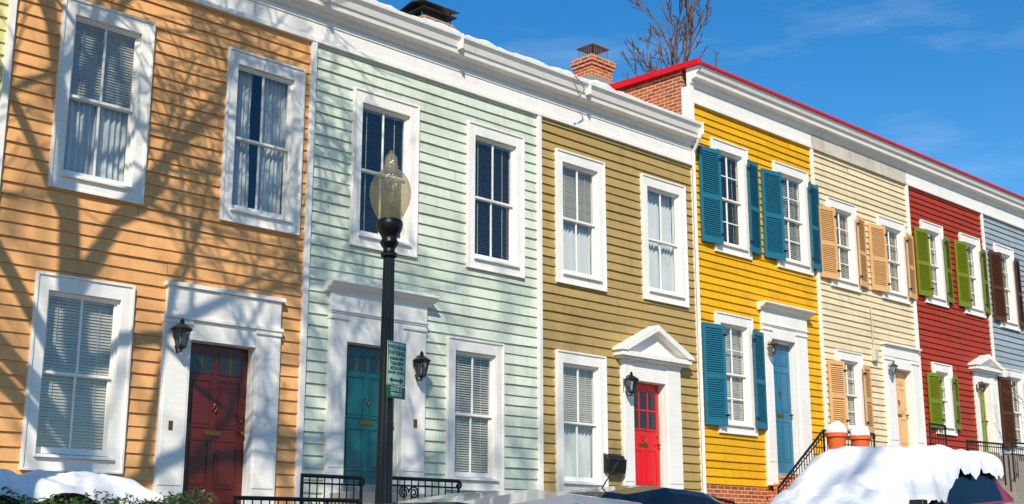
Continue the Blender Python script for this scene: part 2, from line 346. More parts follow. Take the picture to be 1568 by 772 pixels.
def build_house(x0,x1,z0,z1,pitch,col,wins,door,seed,shut=None,rows=1,base=1.0,weather=False,depth=9.0):
    e=empty("clapboard_row_house",((x0+x1)/2,0,z0)); rs=random.Random(seed)
    wall=paint("clapboard_paint",col,0.55,0.6,0.45,streak=0.22)
    holes=[(w[0]+CW-0.02,w[1]-CW+0.02,w[2]+CT-0.045,w[3]-CT+0.02) for w in wins]
    if door: holes.append((door['o'][0]-0.03,door['o'][1]+0.03,door['o'][2]-0.6,door['o'][3]+0.03))
    S=M(); siding(S,x0,x1,z0,z1,pitch,holes,rs); S.obj("siding",[wall],e)
    W=M(); G=M(); B=M()
    for i,w in enumerate(wins): window(W,G,B,w[0],w[1],w[2],w[3],rows,w[4],seed*10+i)
    t=W.obj("window_frames",[TRIM,SASH],e,bevel=0.004)
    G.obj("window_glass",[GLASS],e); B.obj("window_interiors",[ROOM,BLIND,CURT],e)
    if shut:
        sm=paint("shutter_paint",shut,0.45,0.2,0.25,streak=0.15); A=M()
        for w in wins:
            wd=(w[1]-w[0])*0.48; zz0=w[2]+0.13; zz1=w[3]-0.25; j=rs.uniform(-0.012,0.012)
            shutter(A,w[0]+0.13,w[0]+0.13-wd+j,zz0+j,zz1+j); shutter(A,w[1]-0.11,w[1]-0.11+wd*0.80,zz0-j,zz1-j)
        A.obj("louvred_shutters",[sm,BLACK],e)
    K=M()
    K.box(x0+0.01,x1-0.01,depth,depth+0.25,z0-1.5,z1+0.3)
    K.face([(x0,0.02,z0-1.5),(x0,depth,z0-1.5),(x0,depth,z1+0.3),(x0,0.02,z1+0.3)]); K.face([(x1,0.02,z0-1.5),(x1,depth,z0-1.5),(x1,depth,z1+0.3),(x1,0.02,z1+0.3)])
    K.box(x0,x1,-0.012,0.25,z0-1.8,z0-0.002)
    K.obj("brick_shell",[BRICK],e)
    if door:
        o=door['o']; s=door['s']; T=M(); D=M(); zb=o[2]; zt=o[3]
        for a,b in ((s[0],o[0]),(o[1],s[1])):
            T.box(a,b,-0.085,0.0,zb-0.25,s[2]); T.box(a-0.012,b+0.0,-0.105,-0.001,zb-0.25,zb+0.0)
            if b-a>0.2:
                T.box(a+0.03,b-0.03,-0.097,-0.084,zb+0.22,s[2]-0.12)
            T.box(a-0.015,b,-0.115,-0.002,s[2]-0.085,s[2]-0.04)
        T.box(o[0],o[1],-0.083,0.0,zt+0.002,s[2])
        T.box(o[0]-0.03,o[0],0.0,0.16,zb,zt); T.box(o[1],o[1]+0.03,0.0,0.16,zb,zt); T.box(o[0]-0.03,o[1]+0.03,0.0,0.16,zt,zt+0.03)
        k=door['k']
        if k=='lintel':
            T.box(s[0]+0.02,s[1]-0.02,-0.10,0.0,s[2]+0.002,s[3]-0.06); T.box(s[0]-0.02,s[1]+0.03,-0.14,0.0,s[3]-0.058,s[3]); T.box(s[0]-0.01,s[1]+0.02,-0.125,-0.002,s[2]-0.02,s[2]+0.03)
        elif k=='cornice':
            T.box(s[0],s[1],-0.10,0.0,s[2]+0.002,s[3]-0.16)
            T.yz([(-0.10,s[3]-0.16),(0,s[3]-0.16),(0,s[3]),(-0.27,s[3]),(-0.27,s[3]-0.035),(-0.23,s[3]-0.05),(-0.20,s[3]-0.09),(-0.13,s[3]-0.11)],s[0]-0.10,s[1]+0.10)
            T.box(s[0]-0.015,s[1]+0.015,-0.12,-0.002,s[2]+0.03,s[2]+0.06)
        elif k=='flat':
            T.box(s[0],s[1],-0.10,0.0,s[2]+0.002,s[3]-0.05); T.box(s[0]-0.05,s[1]+0.05,-0.17,0.0,s[3]-0.048,s[3])
        elif k=='ped':
            xa,xb=s[0]-0.2,s[1]+0.2; xc=(xa+xb)/2; zz=s[2]; ap=s[3]
            T.box(xa+0.03,xb-0.03,-0.24,0.0,zz+0.002,zz+0.09); T.box(xa+0.07,xb-0.07,-0.19,0.0,zz-0.04,zz+0.001)
            T.xz([(xa+0.08,zz+0.09),(xb-0.08,zz+0.09),(xc,ap-0.09)],-0.11,0.0)
            for sg,xe in ((1,xa),(-1,xb)):
                T.xz([(xe-0.01*sg,zz+0.092),(xe+0.16*sg,zz+0.092),(xc,ap-0.12),(xc,ap),(xe-0.01*sg,zz+0.14)][::sg],-0.27+0.002*sg,0.0)
        T.obj("door_surround",[TRIM],e,bevel=0.005)
        doorleaf(D,o[0]+0.005,o[1]-0.005,zb+0.02,door.get('top',zt-0.01),door['l'])
        if 'top' in door:
            tz=door['top']; D.box(o[0],o[1],0.08,0.14,tz,min(tz+0.07,zt),3)
        dm=paint("door_paint",door['c'],0.3,0.12,0.15,False,0.5)
        D.obj("front_door",[dm,DGLASS,BRASS,TRIM,DARKGL],e,bevel=0.002)
        C=M(); C.box(o[0]-0.05,o[1]+0.05,-0.16,0.2,zb-0.13,zb); C.obj("door_step",[CONC],e,bevel=0.006)
    return e
def edgeboard(x,z0,z1,par,w=0.09):
    T=M(); T.box(x-w/2,x+w/2,-0.075,0.0,z0,z1); return T.obj("party_wall_board",[TRIM],par,bevel=0.004)
# ------------------------------------------------------------------ houses
ZT=8.95
H0=build_house(1.2,5.82,1.2,ZT,0.165,(222,214,146),[(2.0,3.25,5.9,8.42,'b'),(3.9,5.15,5.9,8.42,'c'),(3.9,5.15,2.4,4.78,'b')],None,1)
H1=build_house(5.90,10.36,1.5,ZT,0.168,(232,172,110),[(6.52,7.77,5.91,8.43,'bh'),(8.96,10.23,5.92,8.42,'cs'),(6.47,7.74,2.43,4.79,'b')],
   dict(o=(8.60,9.60,2.08,4.20),s=(8.20,10.0,4.48,4.94),k='lintel',l='two',c=(88,22,15)),2)
H2=build_house(10.44,15.16,1.6,ZT,0.170,(214,222,202),[(11.18,12.44,5.94,8.40,'bo'),(13.53,14.80,5.96,8.42,'bo'),(13.14,14.33,2.41,4.76,'b')],
   dict(o=(11.15,12.2,2.42,4.46),s=(10.84,12.66,4.86,5.33),k='cornice',l='arch',c=(8,92,98)),3)
H3=build_house(15.24,19.52,1.8,ZT+0.03,0.160,(178,150,92),[(15.63,16.88,6.02,8.41,'bh'),(17.96,19.25,6.04,8.43,'c'),(15.60,16.83,2.43,4.81,'bh')],
   dict(o=(17.56,18.48,2.45,4.48),s=(17.26,18.92,4.88,5.53),k='ped',l='six',c=(222,10,24)),4)
H4=build_house(19.60,23.87,2.72,10.32,0.150,(236,176,10),[(20.2,21.4,7.32,9.67,'bo'),(22.38,23.67,7.33,9.64,'b'),(20.12,21.33,3.71,6.06,'b')],
   dict(o=(21.98,22.84,3.0,5.74),s=(21.66,23.28,5.98,6.46),k='cornice',l='none',c=(44,114,146),top=5.70),5,shut=(38,110,134),rows=2)
H5=build_house(23.95,28.07,2.9,10.32,0.140,(234,214,174),[(24.44,25.62,7.22,9.24,'b'),(26.62,27.84,7.24,9.21,'b'),(24.45,25.5,3.9,5.77,'b')],
   dict(o=(26.88,27.65,3.71,5.6),s=(26.45,28.02,5.85,6.16),k='flat',l='none',c=(226,178,124)),6,shut=(228,176,116),rows=2,weather=True)
H6=build_house(28.15,32.04,3.1,10.28,0.145,(170,56,26),[(28.7,29.77,7.41,9.48,'b'),(30.73,31.78,7.40,9.5,'b'),(28.75,29.68,4.22,5.92,'b')],
   dict(o=(31.02,31.68,3.9,5.66),s=(30.85,31.95,5.95,6.38),k='ped',l='none',c=(120,136,40)),7,shut=(118,128,20),rows=2)
H7=build_house(32.12,36.4,3.3,10.28,0.150,(158,170,176),[(32.68,33.76,7.28,9.54,'b'),(34.9,35.95,7.28,9.54,'b'),(32.6,33.75,3.95,6.15,'b')],
   dict(o=(34.9,35.7,4.1,6.0),s=(34.6,36.0,6.2,6.6),k='flat',l='none',c=(90,40,30)),8,shut=(84,48,26),rows=2)
H8=build_house(36.48,41,3.5,10.28,0.150,(205,196,170),[(37.2,38.3,7.28,9.54,'b'),(39.3,40.4,7.28,9.54,'b'),(37.2,38.3,4.1,6.2,'b')],
   dict(o=(39.3,40.1,4.3,6.1),s=(39.0,40.4,6.3,6.7),k='flat',l='none',c=(30,60,50)),9,rows=2)
for x,a,b,p in ((5.86,1.2,ZT,H1),(10.40,1.5,ZT,H2),(15.20,1.7,ZT,H3),(19.56,1.8,9.3,H3),(23.91,2.7,10.32,H5),(28.11,2.9,10.32,H6),(32.08,3.2,10.28,H7),(36.44,3.4,10.28,H8)):
    edgeboard(x,a,b,p)
T=M(); T.box(19.50,19.62,-0.09,0.14,9.35,10.62); T.obj("corner_board",[TRIM],H4,bevel=0.004)
# ------------------------------------------------------------------ cornices
PL=[(0.0,9.32),(-0.06,9.32),(-0.10,9.36),(-0.12,9.42),(-0.26,9.44),(-0.27,9.50),(-0.30,9.53),(-0.33,9.62),(-0.385,9.68),(-0.39,9.735),(-0.37,9.74),(0.0,9.74)]
T=M()
xs=[1.1,4.3,7.4,10.4,13.1,16.2,19.50]
rs=random.Random(5)
for a,b in zip(xs,xs[1:]):
    dz=rs.uniform(-0.008,0.008); T.yz([(p[0],p[1]+dz) for p in PL],a+0.001,b-0.001)
    T.box(b-0.03,b+0.0,-0.40,-0.26,9.5,9.745+dz) 
x=1.5
while x<19.4:                       # gutter straps
    T.box(x,x+0.02,-0.395,-0.20,9.742,9.752); x+=0.75
T.obj("cornice_and_gutter",[TRIM],H2,bevel=0.003)
T=M()
for i,(a,b) in enumerate(((1.2,5.86),(5.86,10.4),(10.4,15.2),(15.2,19.5))):
    d=0.003*(i%2); T.box(a,b,-0.058-d,0.0,ZT-0.02,9.32); T.box(a,b,-0.085-d,-0.0585-d,ZT-0.02,ZT+0.06)
    T.box(a,b,-0.075-d,-0.0585-d,9.24,9.32)
T.obj("frieze",[TRIM],H2,bevel=0.004)
T=M(); T.yz([(-0.28,9.73),(9.2,10.0),(9.2,9.75),(-0.05,9.5)],1.1,19.49); T.obj("roof",[simple("roof_membrane",(90,88,86),0.8)],H2)
P=[]; nx=360
for j in range(7):
    row=[]
    for i in range(nx+1):
        x=1.2+18.2*i/nx; nn=noise.noise(Vector((x*1.3,0,0)))*0.6+noise.noise(Vector((x*4,3,0)))*0.35+noise.noise(Vector((x*11,7,0)))*0.15
        w0=1.0 if x<17 else max(0,(18.3-x)/1.3)
        th=max(0.0,0.055+0.11*nn)*w0
        prof=[(-0.36,0.0),(-0.385,0.4),(-0.36,0.85),(-0.28,1.0),(-0.1,1.3),(0.5,1.6),(3,3.0)][j]
        row.append((x,prof[0]-0.02*nn,9.735+(max(0,prof[0])*0.028)+th*prof[1]))
    P.append(row)
T=M(); T.grid(P); T.obj("roof_snow",[SNOW],H2,True)
PR=[(0.0,10.62),(-0.06,10.62),(-0.11,10.67),(-0.13,10.74),(-0.24,10.76),(-0.25,10.83),(-0.30,10.88),(-0.335,10.97),(-0.34,11.0),(0.0,11.0)]
T=M(); xs=[19.50,23.9,28.1,32.1,36.4,41.1]
for a,b in zip(xs,xs[1:]): T.yz([(p[0],p[1]) for p in PR],a+0.001,b-0.001)
T.obj("cornice",[TRIM],H5,bevel=0.003)
T=M(); 
for a,b in zip(xs,xs[1:]): T.yz([(-0.385,11.0),(0.02,11.002),(9.3,11.02),(9.3,11.10),(-0.02,11.09),(-0.385,11.06)],a-0.0,b-0.004)
T.yz([(-0.39,10.98),(2.12,11.03),(2.12,11.18),(-0.39,11.10)],19.42,19.52)
T.obj("red_metal_roof",[REDROOF],H4,bevel=0.004)
for i,(a,b) in enumerate(((19.62,23.9),(23.9,28.1),(28.1,32.08),(32.08,36.4),(36.4,41))):
    T=M(); d=0.003*(i%2); T.box(a,b,-0.058-d,0.0,10.27,10.62); T.box(a,b,-0.085-d,-0.0585-d,10.27,10.34)
    T.obj("frieze",[TRIMW if i==1 else TRIM],[H4,H5,H6,H7,H8][i],bevel=0.004)
T=M(); T.box(19.53,19.75,0.14,2.13,9.3,10.995); T.box(19.53,19.75,2.72,9.0,9.3,10.995); T.obj("brick_parapet_wall",[BRICK],H4)
D=M(); D.path([(19.44,-0.33,9.5),(19.44,-0.33,9.42),(19.50,-0.12,9.2),(19.50,-0.12,2.0)],0.035,8); D.obj("downspout",[TRIM],H3,True,angle=40)
# ------------------------------------------------------------------ chimneys
def chimney(x0,x1,y0,y1,z0,z1,style):
    e=empty("brick_chimney",((x0+x1)/2,(y0+y1)/2,z0)); T=M()
    T.box(x0,x1,y0,y1,z0,z1-0.28); T.box(x0-0.03,x1+0.03,y0-0.03,y1+0.03,z1-0.28,z1-0.20); T.box(x0-0.055,x1+0.055,y0-0.055,y1+0.055,z1-0.20,z1-0.08)
    T.obj("brick_stack",[BRICK],e,bevel=0.006)
    C=M(); C.box(x0-0.02,x1+0.02,y0-0.02,y1+0.02,z1-0.08,z1-0.03); 
    C.box(x0-0.012,x1+0.012,y0-0.012,y1+0.012,z1-0.62,z1-0.50)
    C.obj("mortar_crown",[CONC],e)
    K=M(); a,b,c,d=x0+0.1,x1-0.1,y0+0.06,y1-0.06
    if style=='cage':
        for zz in (z1-0.02,z1+0.22): 
            K.path([(a,c,zz),(b,c,zz),(b,d,zz),(a,d,zz),(a,c,zz)],0.012,5)
        n=7
        for i in range(n+1):
            x=a+(b-a)*i/n
            for yy in (c,d): K.tube((x,yy,z1-0.03),(x,yy,z1+0.22),0.005,0.005,4)
            y=c+(d-c)*i/n
            for xx in (a,b): K.tube((xx,y,z1-0.03),(xx,y,z1+0.22),0.005,0.005,4)
        xm,ym=(a+b)/2,(c+d)/2; q=0.05; zt=z1+0.24
        K.box(a-q,b+q,c-q,d+q,zt-0.02,zt); 
        for A,B in (((a-q,c-q),(b+q,c-q)),((b+q,c-q),(b+q,d+q)),((b+q,d+q),(a-q,d+q)),((a-q,d+q),(a-q,c-q))): K.face([(A[0],A[1],zt),(B[0],B[1],zt),(xm,ym,zt+0.05)])
        K.obj("spark_arrestor",[METAL],e)
    else:
        K.box(a,b,c,d,z1-0.03,z1+0.10); K.box(a-0.16,b+0.16,c-0.12,d+0.12,z1+0.10,z1+0.125)
        for xx in (a-0.1,b+0.1): K.tube((xx,c,z1-0.05),(xx,c,z1+0.25),0.012,0.012,5)
        K.yz([(c-0.16,z1+0.22),((c+d)/2,z1+0.30),(d+0.16,z1+0.22),(d+0.16,z1+0.20),((c+d)/2,z1+0.28),(c-0.16,z1+0.20)],a-0.2,b+0.2)
        K.obj("metal_cowl",[simple("dark_cowl",(58,54,50),0.5,0.6)],e)
chimney(19.07,19.73,2.17,2.69,9.7,11.86,'cage')
chimney(14.25,14.95,2.0,2.5,9.7,11.22,'cowl')
# ------------------------------------------------------------------ wall lanterns, small fittings
lantern("wall_lantern",8.36,4.22,1.15); lantern("wall_lantern",12.44,4.22,1.15); lantern("wall_lantern",17.32,4.38,1.1)
BR2=simple("aged_brass",(120,100,70),0.4,0.7)
lantern("wall_lantern",21.78,5.52,0.9,BR2); lantern("wall_lantern",26.55,5.55,0.8,BR2); lantern("wall_lantern",30.9,5.5,0.8,BR2)
e=empty("mailbox",(17.0,-0.1,2.85)); T=M(); T.yz([(-0.045,2.80),(-0.17,2.80),(-0.20,3.0),(-0.13,3.10),(-0.045,3.14)],16.74,17.20); T.box(16.73,17.21,-0.21,-0.12,3.015,3.03); T.obj("box",[BLACK],e,bevel=0.006)
e=empty("doorbell_plate",(8.3,-0.1,3.0))
T=M(); T.box(8.33,8.39,-0.102,-0.0985,3.0,3.12); T.box(12.42,12.48,-0.112,-0.0985,3.3,3.42); T.obj("plates",[BRASS],e)
e=empty("meter_box",(26.0,-0.1,5.8)); T=M(); T.box(25.95,26.12,-0.13,-0.02,5.68,5.95); T.tube((26.03,-0.06,5.95),(26.03,-0.06,7.0),0.015,0.015,6); T.obj("box_and_conduit",[TRIMW],e,bevel=0.006)
e=empty("service_cable",(15.6,-0.4,9.5)); T=M(); pr=None
for k in range(13):
    t=k/12; q=(15.72+0.25*math.sin(t*3.1),-0.42-0.02*math.sin(t*6),9.72-0.42*t)
    if pr: T.tube(pr,q,0.012,0.012,5)
    pr=q
T.obj("cable",[METAL],e,True)
# ------------------------------------------------------------------ street lamp
LX,LY=7.97,-5.0; LG=gz(LX)+0.12
def G(p): return p-LG
e=empty("street_lamp",(LX,LY,LG))
T=M()
prof=[(0.0,0),(0.24,0),(0.24,0.12),(0.20,0.16),(0.19,0.30),(0.15,0.42),(0.14,0.70),(0.115,0.80),(0.12,0.86),(0.092,0.90)]
T.lathe(prof,(LX,LY,LG),32)
T.lathe([(0.088,0.9),(0.088,0.95),(0.058,G(4.42)-0.02),(0.058,G(4.42))],(LX,LY,LG),32,0,flute=(0.94,G(4.41)))
T.lathe([(0.060,G(4.40)),(0.085,G(4.42)),(0.088,G(4.45)),(0.062,G(4.47)),(0.060,G(4.50)),(0.075,G(4.52)),(0.098,G(4.56)),(0.078,G(4.60)),(0.085,G(4.63)),(0.118,G(4.68)),(0.135,G(4.73)),(0.138,G(4.77)),(0.125,G(4.80)),(0.115,G(4.80)),(0.0,G(4.80))],(LX,LY,LG),32)
T.obj("fluted_post",[IRONPOST],e,True,angle=40)
GM=bpy.data.materials.new("frosted_globe"); GM.use_nodes=True; N=GM.node_tree.nodes; L=GM.node_tree.links; N.clear()
o=N.new("ShaderNodeOutputMaterial"); t=N.new("ShaderNodeBsdfTransparent"); t.inputs[0].default_value=(0.90,0.84,0.68,1)
tl=N.new("ShaderNodeBsdfTranslucent"); tl.inputs[0].default_value=(0.80,0.70,0.44,1); df=N.new("ShaderNodeBsdfDiffuse"); df.inputs[0].default_value=(0.74,0.68,0.48,1)
gl=N.new("ShaderNodeBsdfGlossy"); gl.inputs["Roughness"].default_value=0.18
tc=N.new("ShaderNodeTexCoord"); wv=N.new("ShaderNodeTexVoronoi"); wv.inputs["Scale"].default_value=45; L.new(tc.outputs["Object"],wv.inputs["Vector"])
bp=N.new("ShaderNodeBump"); bp.inputs["Strength"].default_value=0.7; bp.inputs["Distance"].default_value=0.012; L.new(wv.outputs["Distance"],bp.inputs["Height"]); L.new(bp.outputs[0],gl.inputs["Normal"]); L.new(bp.outputs[0],df.inputs["Normal"])
a1=N.new("ShaderNodeMixShader"); a1.inputs[0].default_value=0.5; L.new(tl.outputs[0],a1.inputs[1]); L.new(df.outputs[0],a1.inputs[2])
a2=N.new("ShaderNodeMixShader"); a2.inputs[0].default_value=0.34; L.new(t.outputs[0],a2.inputs[1]); L.new(a1.outputs[0],a2.inputs[2])
a3=N.new("ShaderNodeMixShader"); L.new(front_fresnel(N,L,1.5,0.02),a3.inputs[0]); L.new(a2.outputs[0],a3.inputs[1]); L.new(gl.outputs[0],a3.inputs[2]); L.new(a3.outputs[0],o.inputs[0])
T=M(); T.lathe([(0.10,4.79),(0.125,4.83),(0.165,4.90),(0.195,4.97),(0.211,5.05),(0.213,5.12),(0.20,5.19),(0.175,5.25),(0.14,5.30),(0.10,5.335),(0.075,5.35),(0.068,5.37)],(LX,LY,0),40)
T.obj("globe",[GM],e,True)
T=M(); T.lathe([(0.078,5.362),(0.080,5.38),(0.066,5.40),(0.068,5.44),(0.060,5.485),(0.035,5.515),(0.02,5.525),(0.024,5.54),(0.0,5.56)],(LX,LY,0),24,0); T.obj("finial_cap",[GM],e,True)
T=M(); T.tube((LX,LY,4.80),(LX,LY,4.90),0.05,0.05,12); T.tube((LX,LY,4.90),(LX,LY,5.08),0.035,0.02,12); T.obj("lamp_bulb",[simple("bulb",(205,190,150),0.3)],e,True)
# sign
e=empty("parking_sign",(7.98,-5.17,3.2))
SGW=simple("sign_white",(190,212,194),0.35); SGG=simple("sign_green",(10,96,58),0.35)
ang=math.radians(12); cu,su=math.cos(ang),math.sin(ang)
def sg(u,v,o=0.0): return (7.965+cu*u+su*o, -5.16+su*u-cu*o, 3.24+v)
def plate(T,u0,u1,v0,v1,o0,o1,mi):
    p=[sg(u0,v0,o0),sg(u1,v0,o0),sg(u1,v1,o0),sg(u0,v1,o0),sg(u0,v0,o1),sg(u1,v0,o1),sg(u1,v1,o1),sg(u0,v1,o1)]; i=len(T.v); T.v+=p
    for q in ((0,1,2,3),(4,7,6,5),(0,4,5,1),(1,5,6,2),(2,6,7,3),(3,7,4,0)): T.f.append(tuple(i+k for k in q)); T.mi.append(mi); T.t.append(1.0)
T=M(); plate(T,-0.145,0.145,-0.16,0.28,0,0.004,0); plate(T,-0.145,0.145,-0.285,-0.165,0,0.004,1); plate(T,-0.138,0.138,0.266,0.275,0.004,0.005,1); plate(T,-0.138,0.138,-0.155,-0.147,0.004,0.005,1); plate(T,-0.138,-0.129,-0.147,0.266,0.004,0.005,1); plate(T,0.129,0.138,-0.147,0.266,0.004,0.005,1)
plate(T,-0.07,0.07,-0.118,-0.097,0.004,0.0055,1)
for sgn in(1,-1): T.face([sg(0.115*sgn,-0.1075,0.0055),sg(0.06*sgn,-0.072,0.0055),sg(0.06*sgn,-0.143,0.0055)],1)
T.box(7.93,8.0,-5.14,-5.06,3.1,3.14,2); T.box(7.93,8.0,-5.14,-5.06,3.4,3.44,2)
T.obj("plates",[SGW,SGG,METAL],e)
def txt(s,size,v,mat):
    c=bpy.data.curves.new("lettering","FONT"); c.body=s; c.size=size; c.align_x='CENTER'; c.offset=0.0022; c.materials.append(mat)
    o=bpy.data.objects.new("lettering",c); SC.objects.link(o); o.parent=e
    o.location=Vector(sg(0,v,0.0065))-e.location; o.rotation_euler=(math.pi/2,0,ang)
for s,z,v in (("TWO HOUR",0.050,0.205),("PARKING",0.060,0.145),("9:30AM-4PM",0.042,0.095),("7AM-8PM",0.05,0.045),("MON-FRI",0.050,-0.003),("EXCEPT ZONE 2",0.034,-0.042)): txt(s,z,v,SGG)
for s,z,v in (("ZONE 2",0.050,-0.212),("PERMITS",0.046,-0.262)): txt(s,z,v,SGW)
# ------------------------------------------------------------------ iron fences / railings
def fence(pts,zg,step=0.11,scroll=None,name="iron_railing"):
    e=empty(name,tuple(pts[0])); T=M()
    for p,q in zip(pts,pts[1:]):
        p=Vector(p); q=Vector(q); Ln=(q-p).length
        T.tube(p,q,0.024,0.024,8)
        T.tube(p-Vector((0,0,0.09)),q-Vector((0,0,0.09)),0.012,0.012,6)
        n=max(1,int(Ln/step))
        for i in range(n+1):
            a=p+(q-p)*(i/n); g=zg(a)
            T.tube(a,(a.x,a.y,g),0.009,0.009,5)
        for a in (p,q): T.tube((a.x,a.y,a.z+0.02),(a.x,a.y,zg(a)-0.1),0.022,0.022,6)
        b0=Vector((p.x,p.y,zg(p)+0.1)); b1=Vector((q.x,q.y,zg(q)+0.1)); T.tube(b0,b1,0.010,0.010,6)
    if scroll:
        for cx,cy,cz in scroll:
            for sx in (1,-1):
                pr=None
                for k in range(26):
                    t=k/25*3.6*math.pi; r=0.085*(1-k/25*0.75)
                    q=(cx+sx*(0.085-r*math.cos(t)),cy,cz+r*math.sin(t))
                    q2=(q[0],q[1],2*(cz-0.13)-q[2])
                    if pr: T.tube(pr[0],q,0.011,0.011,5); T.tube(pr[1],q2,0.011,0.011,5)
                    pr=(q,q2)
    p=Vector(pts[-1]); pr=p
    for k in range(1,12):
        t=k/11*1.6*math.pi; r=0.055*(1-0.04*k); q=p+Vector((r*math.sin(t),0,-0.055+r*math.cos(t))); T.tube(pr,q,0.014,0.014,6); pr=q
    T.obj("bars",[BLACK],e,True,angle=50)
yard=lambda a:gz(a.x)+0.35
fence([(7.8,-2.6,2.06),(9.5,-2.6,2.07)],yard)
fence([(9.1,-2.0,2.38),(10.0,-2.0,2.38)],yard)
fence([(10.35,-2.0,2.40),(11.64,-2.0,2.40)],yard,scroll=[(10.75,-2.03,2.22)])
fence([(15.06,-2,2.40),(16.45,-2,2.42),(17.8,-2,2.27)],yard)
fence([(20.45,-1.1,2.62),(22.1,-1.1,3.80),(24.0,-1.1,3.84)],lambda a:a.z-0.85)
fence([(28.3,-1.0,3.96),(30.1,-1.0,3.98)],lambda a:3.1); fence([(30.6,-1.0,4.05),(34.0,-1.0,4.10)],lambda a:3.2)
fence([(26.2,-1.2,4.2),(26.9,-1.2,4.2)],lambda a:3.3)
# stoops
def stoop(x0,x1,zd,dep,steps=True):
    e=empty("front_stoop",((x0+x1)/2,-dep/2,gz(x0))); T=M(); z=zd-0.135; y=-dep; T.box(x0,x1,-dep,-0.09,gz(x0)-0.2,z)
    while steps and z-0.17>gz(x0)+0.3 and y>-2.5:
        z-=0.17; T.box(x0+0.03,x1-0.03,y-0.27,y-0.001,gz(x0)-0.2,z); y-=0.27
    T.obj("steps",[CONC],e,bevel=0.01)
stoop(8.3,9.9,2.08,0.9); stoop(10.9,12.5,2.42,0.7); stoop(17.2,18.9,2.45,0.8); stoop(26.5,28.0,3.71,0.9); stoop(30.8,31.95,3.9,0.9)
e=empty("front_stoop",(22.5,-0.6,1.6)); T=M(); T.box(21.95,24.1,-1.15,-0.09,1.4,2.96)
for k in range(8): T.box(21.95-0.2*(k+1),21.95-0.2*k-0.001,-1.12,-0.1,1.3,2.96-0.17*(k+1))
T.obj("brick_steps",[BRICK],e,bevel=0.008)
for px in (22.32,23.20):
    e=empty("flower_pot",(px,-1.15,3.35)); T=M()
    T.lathe([(0,0),(0.15,0),(0.19,0.33),(0.22,0.33),(0.22,0.41),(0.19,0.41),(0.17,0.34),(0,0.34)],(px,-1.25,3.34),24,0)
    T.obj("pot",[TERRA],e,True,angle=35)
    T=M(); T.lathe([(0.20,0.37),(0.215,0.43),(0.19,0.50),(0.14,0.56),(0.07,0.61),(0,0.63)],(px,-1.25,3.34),24,0)
    T.v=[(v[0]+0.03*noise.noise(Vector(v)*6),v[1]+0.03*noise.noise(Vector(v)*7),v[2]+0.06*noise.noise(Vector(v)*5)) for v in T.v]; T.obj("snow_cap",[SNOW],e,True)
    T=M(); rr=random.Random(int(px*10))
    for k in range(26):
        a=rr.uniform(0,6.28); r=rr.uniform(0.05,0.2); T.tube((px+r*0.6*math.cos(a),-1.25+r*0.6*math.sin(a),3.70),(px+1.1*r*math.cos(a),-1.25+1.1*r*math.sin(a),3.76+rr.uniform(0,0.3)),0.004,0.002,4)
    T.obj("dry_stems",[BARK],e)
# ------------------------------------------------------------------ snow mounds + hedge
def mound(name,x0,x1,y0,y1,z,h,seed,mat=SNOW,nx=70,ny=30,zf=None,droop=0.0):
    T=M(); P=[]
    for j in range(ny+1):
        row=[]
        for i in range(nx+1):
            u=i/nx*2-1; v=j/ny*2-1; x=(x0+x1)/2+(x1-x0)/2*u; y=(y0+y1)/2+(y1-y0)/2*v
            env=max(0,(1-abs(u)**4))**0.5*max(0,(1-abs(v)**3))**0.5
            nn=noise.noise(Vector((x*1.2,y*1.2,seed)))*0.45+noise.noise(Vector((x*3.5,y*3.5,seed)))*0.25+noise.noise(Vector((x*10,y*10,seed)))*0.07
            dr=droop*(1-env)*(0.6+1.2*noise.noise(Vector((x*3,y*3,seed+9))))
            row.append((x+0.06*noise.noise(Vector((y*3,x*3,seed))),y+0.08*noise.noise(Vector((x*3,y,seed+4))),(zf(x) if zf else z)+h*env*(0.85+nn)-dr))
        P.append(row)
    T.grid(P); return T.obj(name,[mat],None,True)
e=empty("snowy_hedge",(6.8,-1.3,1.2)); rr=random.Random(3); T=M()
for k in range(12000):
    x=rr.uniform(4.0,8.0); y=rr.uniform(-2.05,-0.7); zt=2.07+0.10*noise.noise(Vector((x*3,y*3,0)))+(0.06 if x>7.3 else 0)
    z=rr.uniform(1.2,zt) if rr.random()<0.3 else rr.uniform(1.85,zt)
    c=Vector((x,y,z)); a=Vector((rr.gauss(0,1),rr.gauss(0,1),rr.gauss(0,1))).normalized(); b=a.orthogonal().normalized(); s=0.02
    T.face([c-a*s*1.6,c+b*s*0.7,c+a*s*1.6,c-b*s*0.7],0,rr.uniform(0.5,1.9))
h=T.obj("leaves",[LEAF],e)
m=mound("snow_cap",3.9,7.50,-1.80,-0.62,2.08,0.27,2.0,nx=140,ny=50,droop=0.10); m.parent=e; m.location=-e.location
mound("snow_bank",-12,4.6,-5.2,-4.0,0,0.55,5,zf=lambda x:gz(x)+0.1,nx=160)
mound("snow_bank",18.5,40,-5.25,-4.1,0,0.6,9,zf=lambda x:gz(x)+0.1,nx=160)
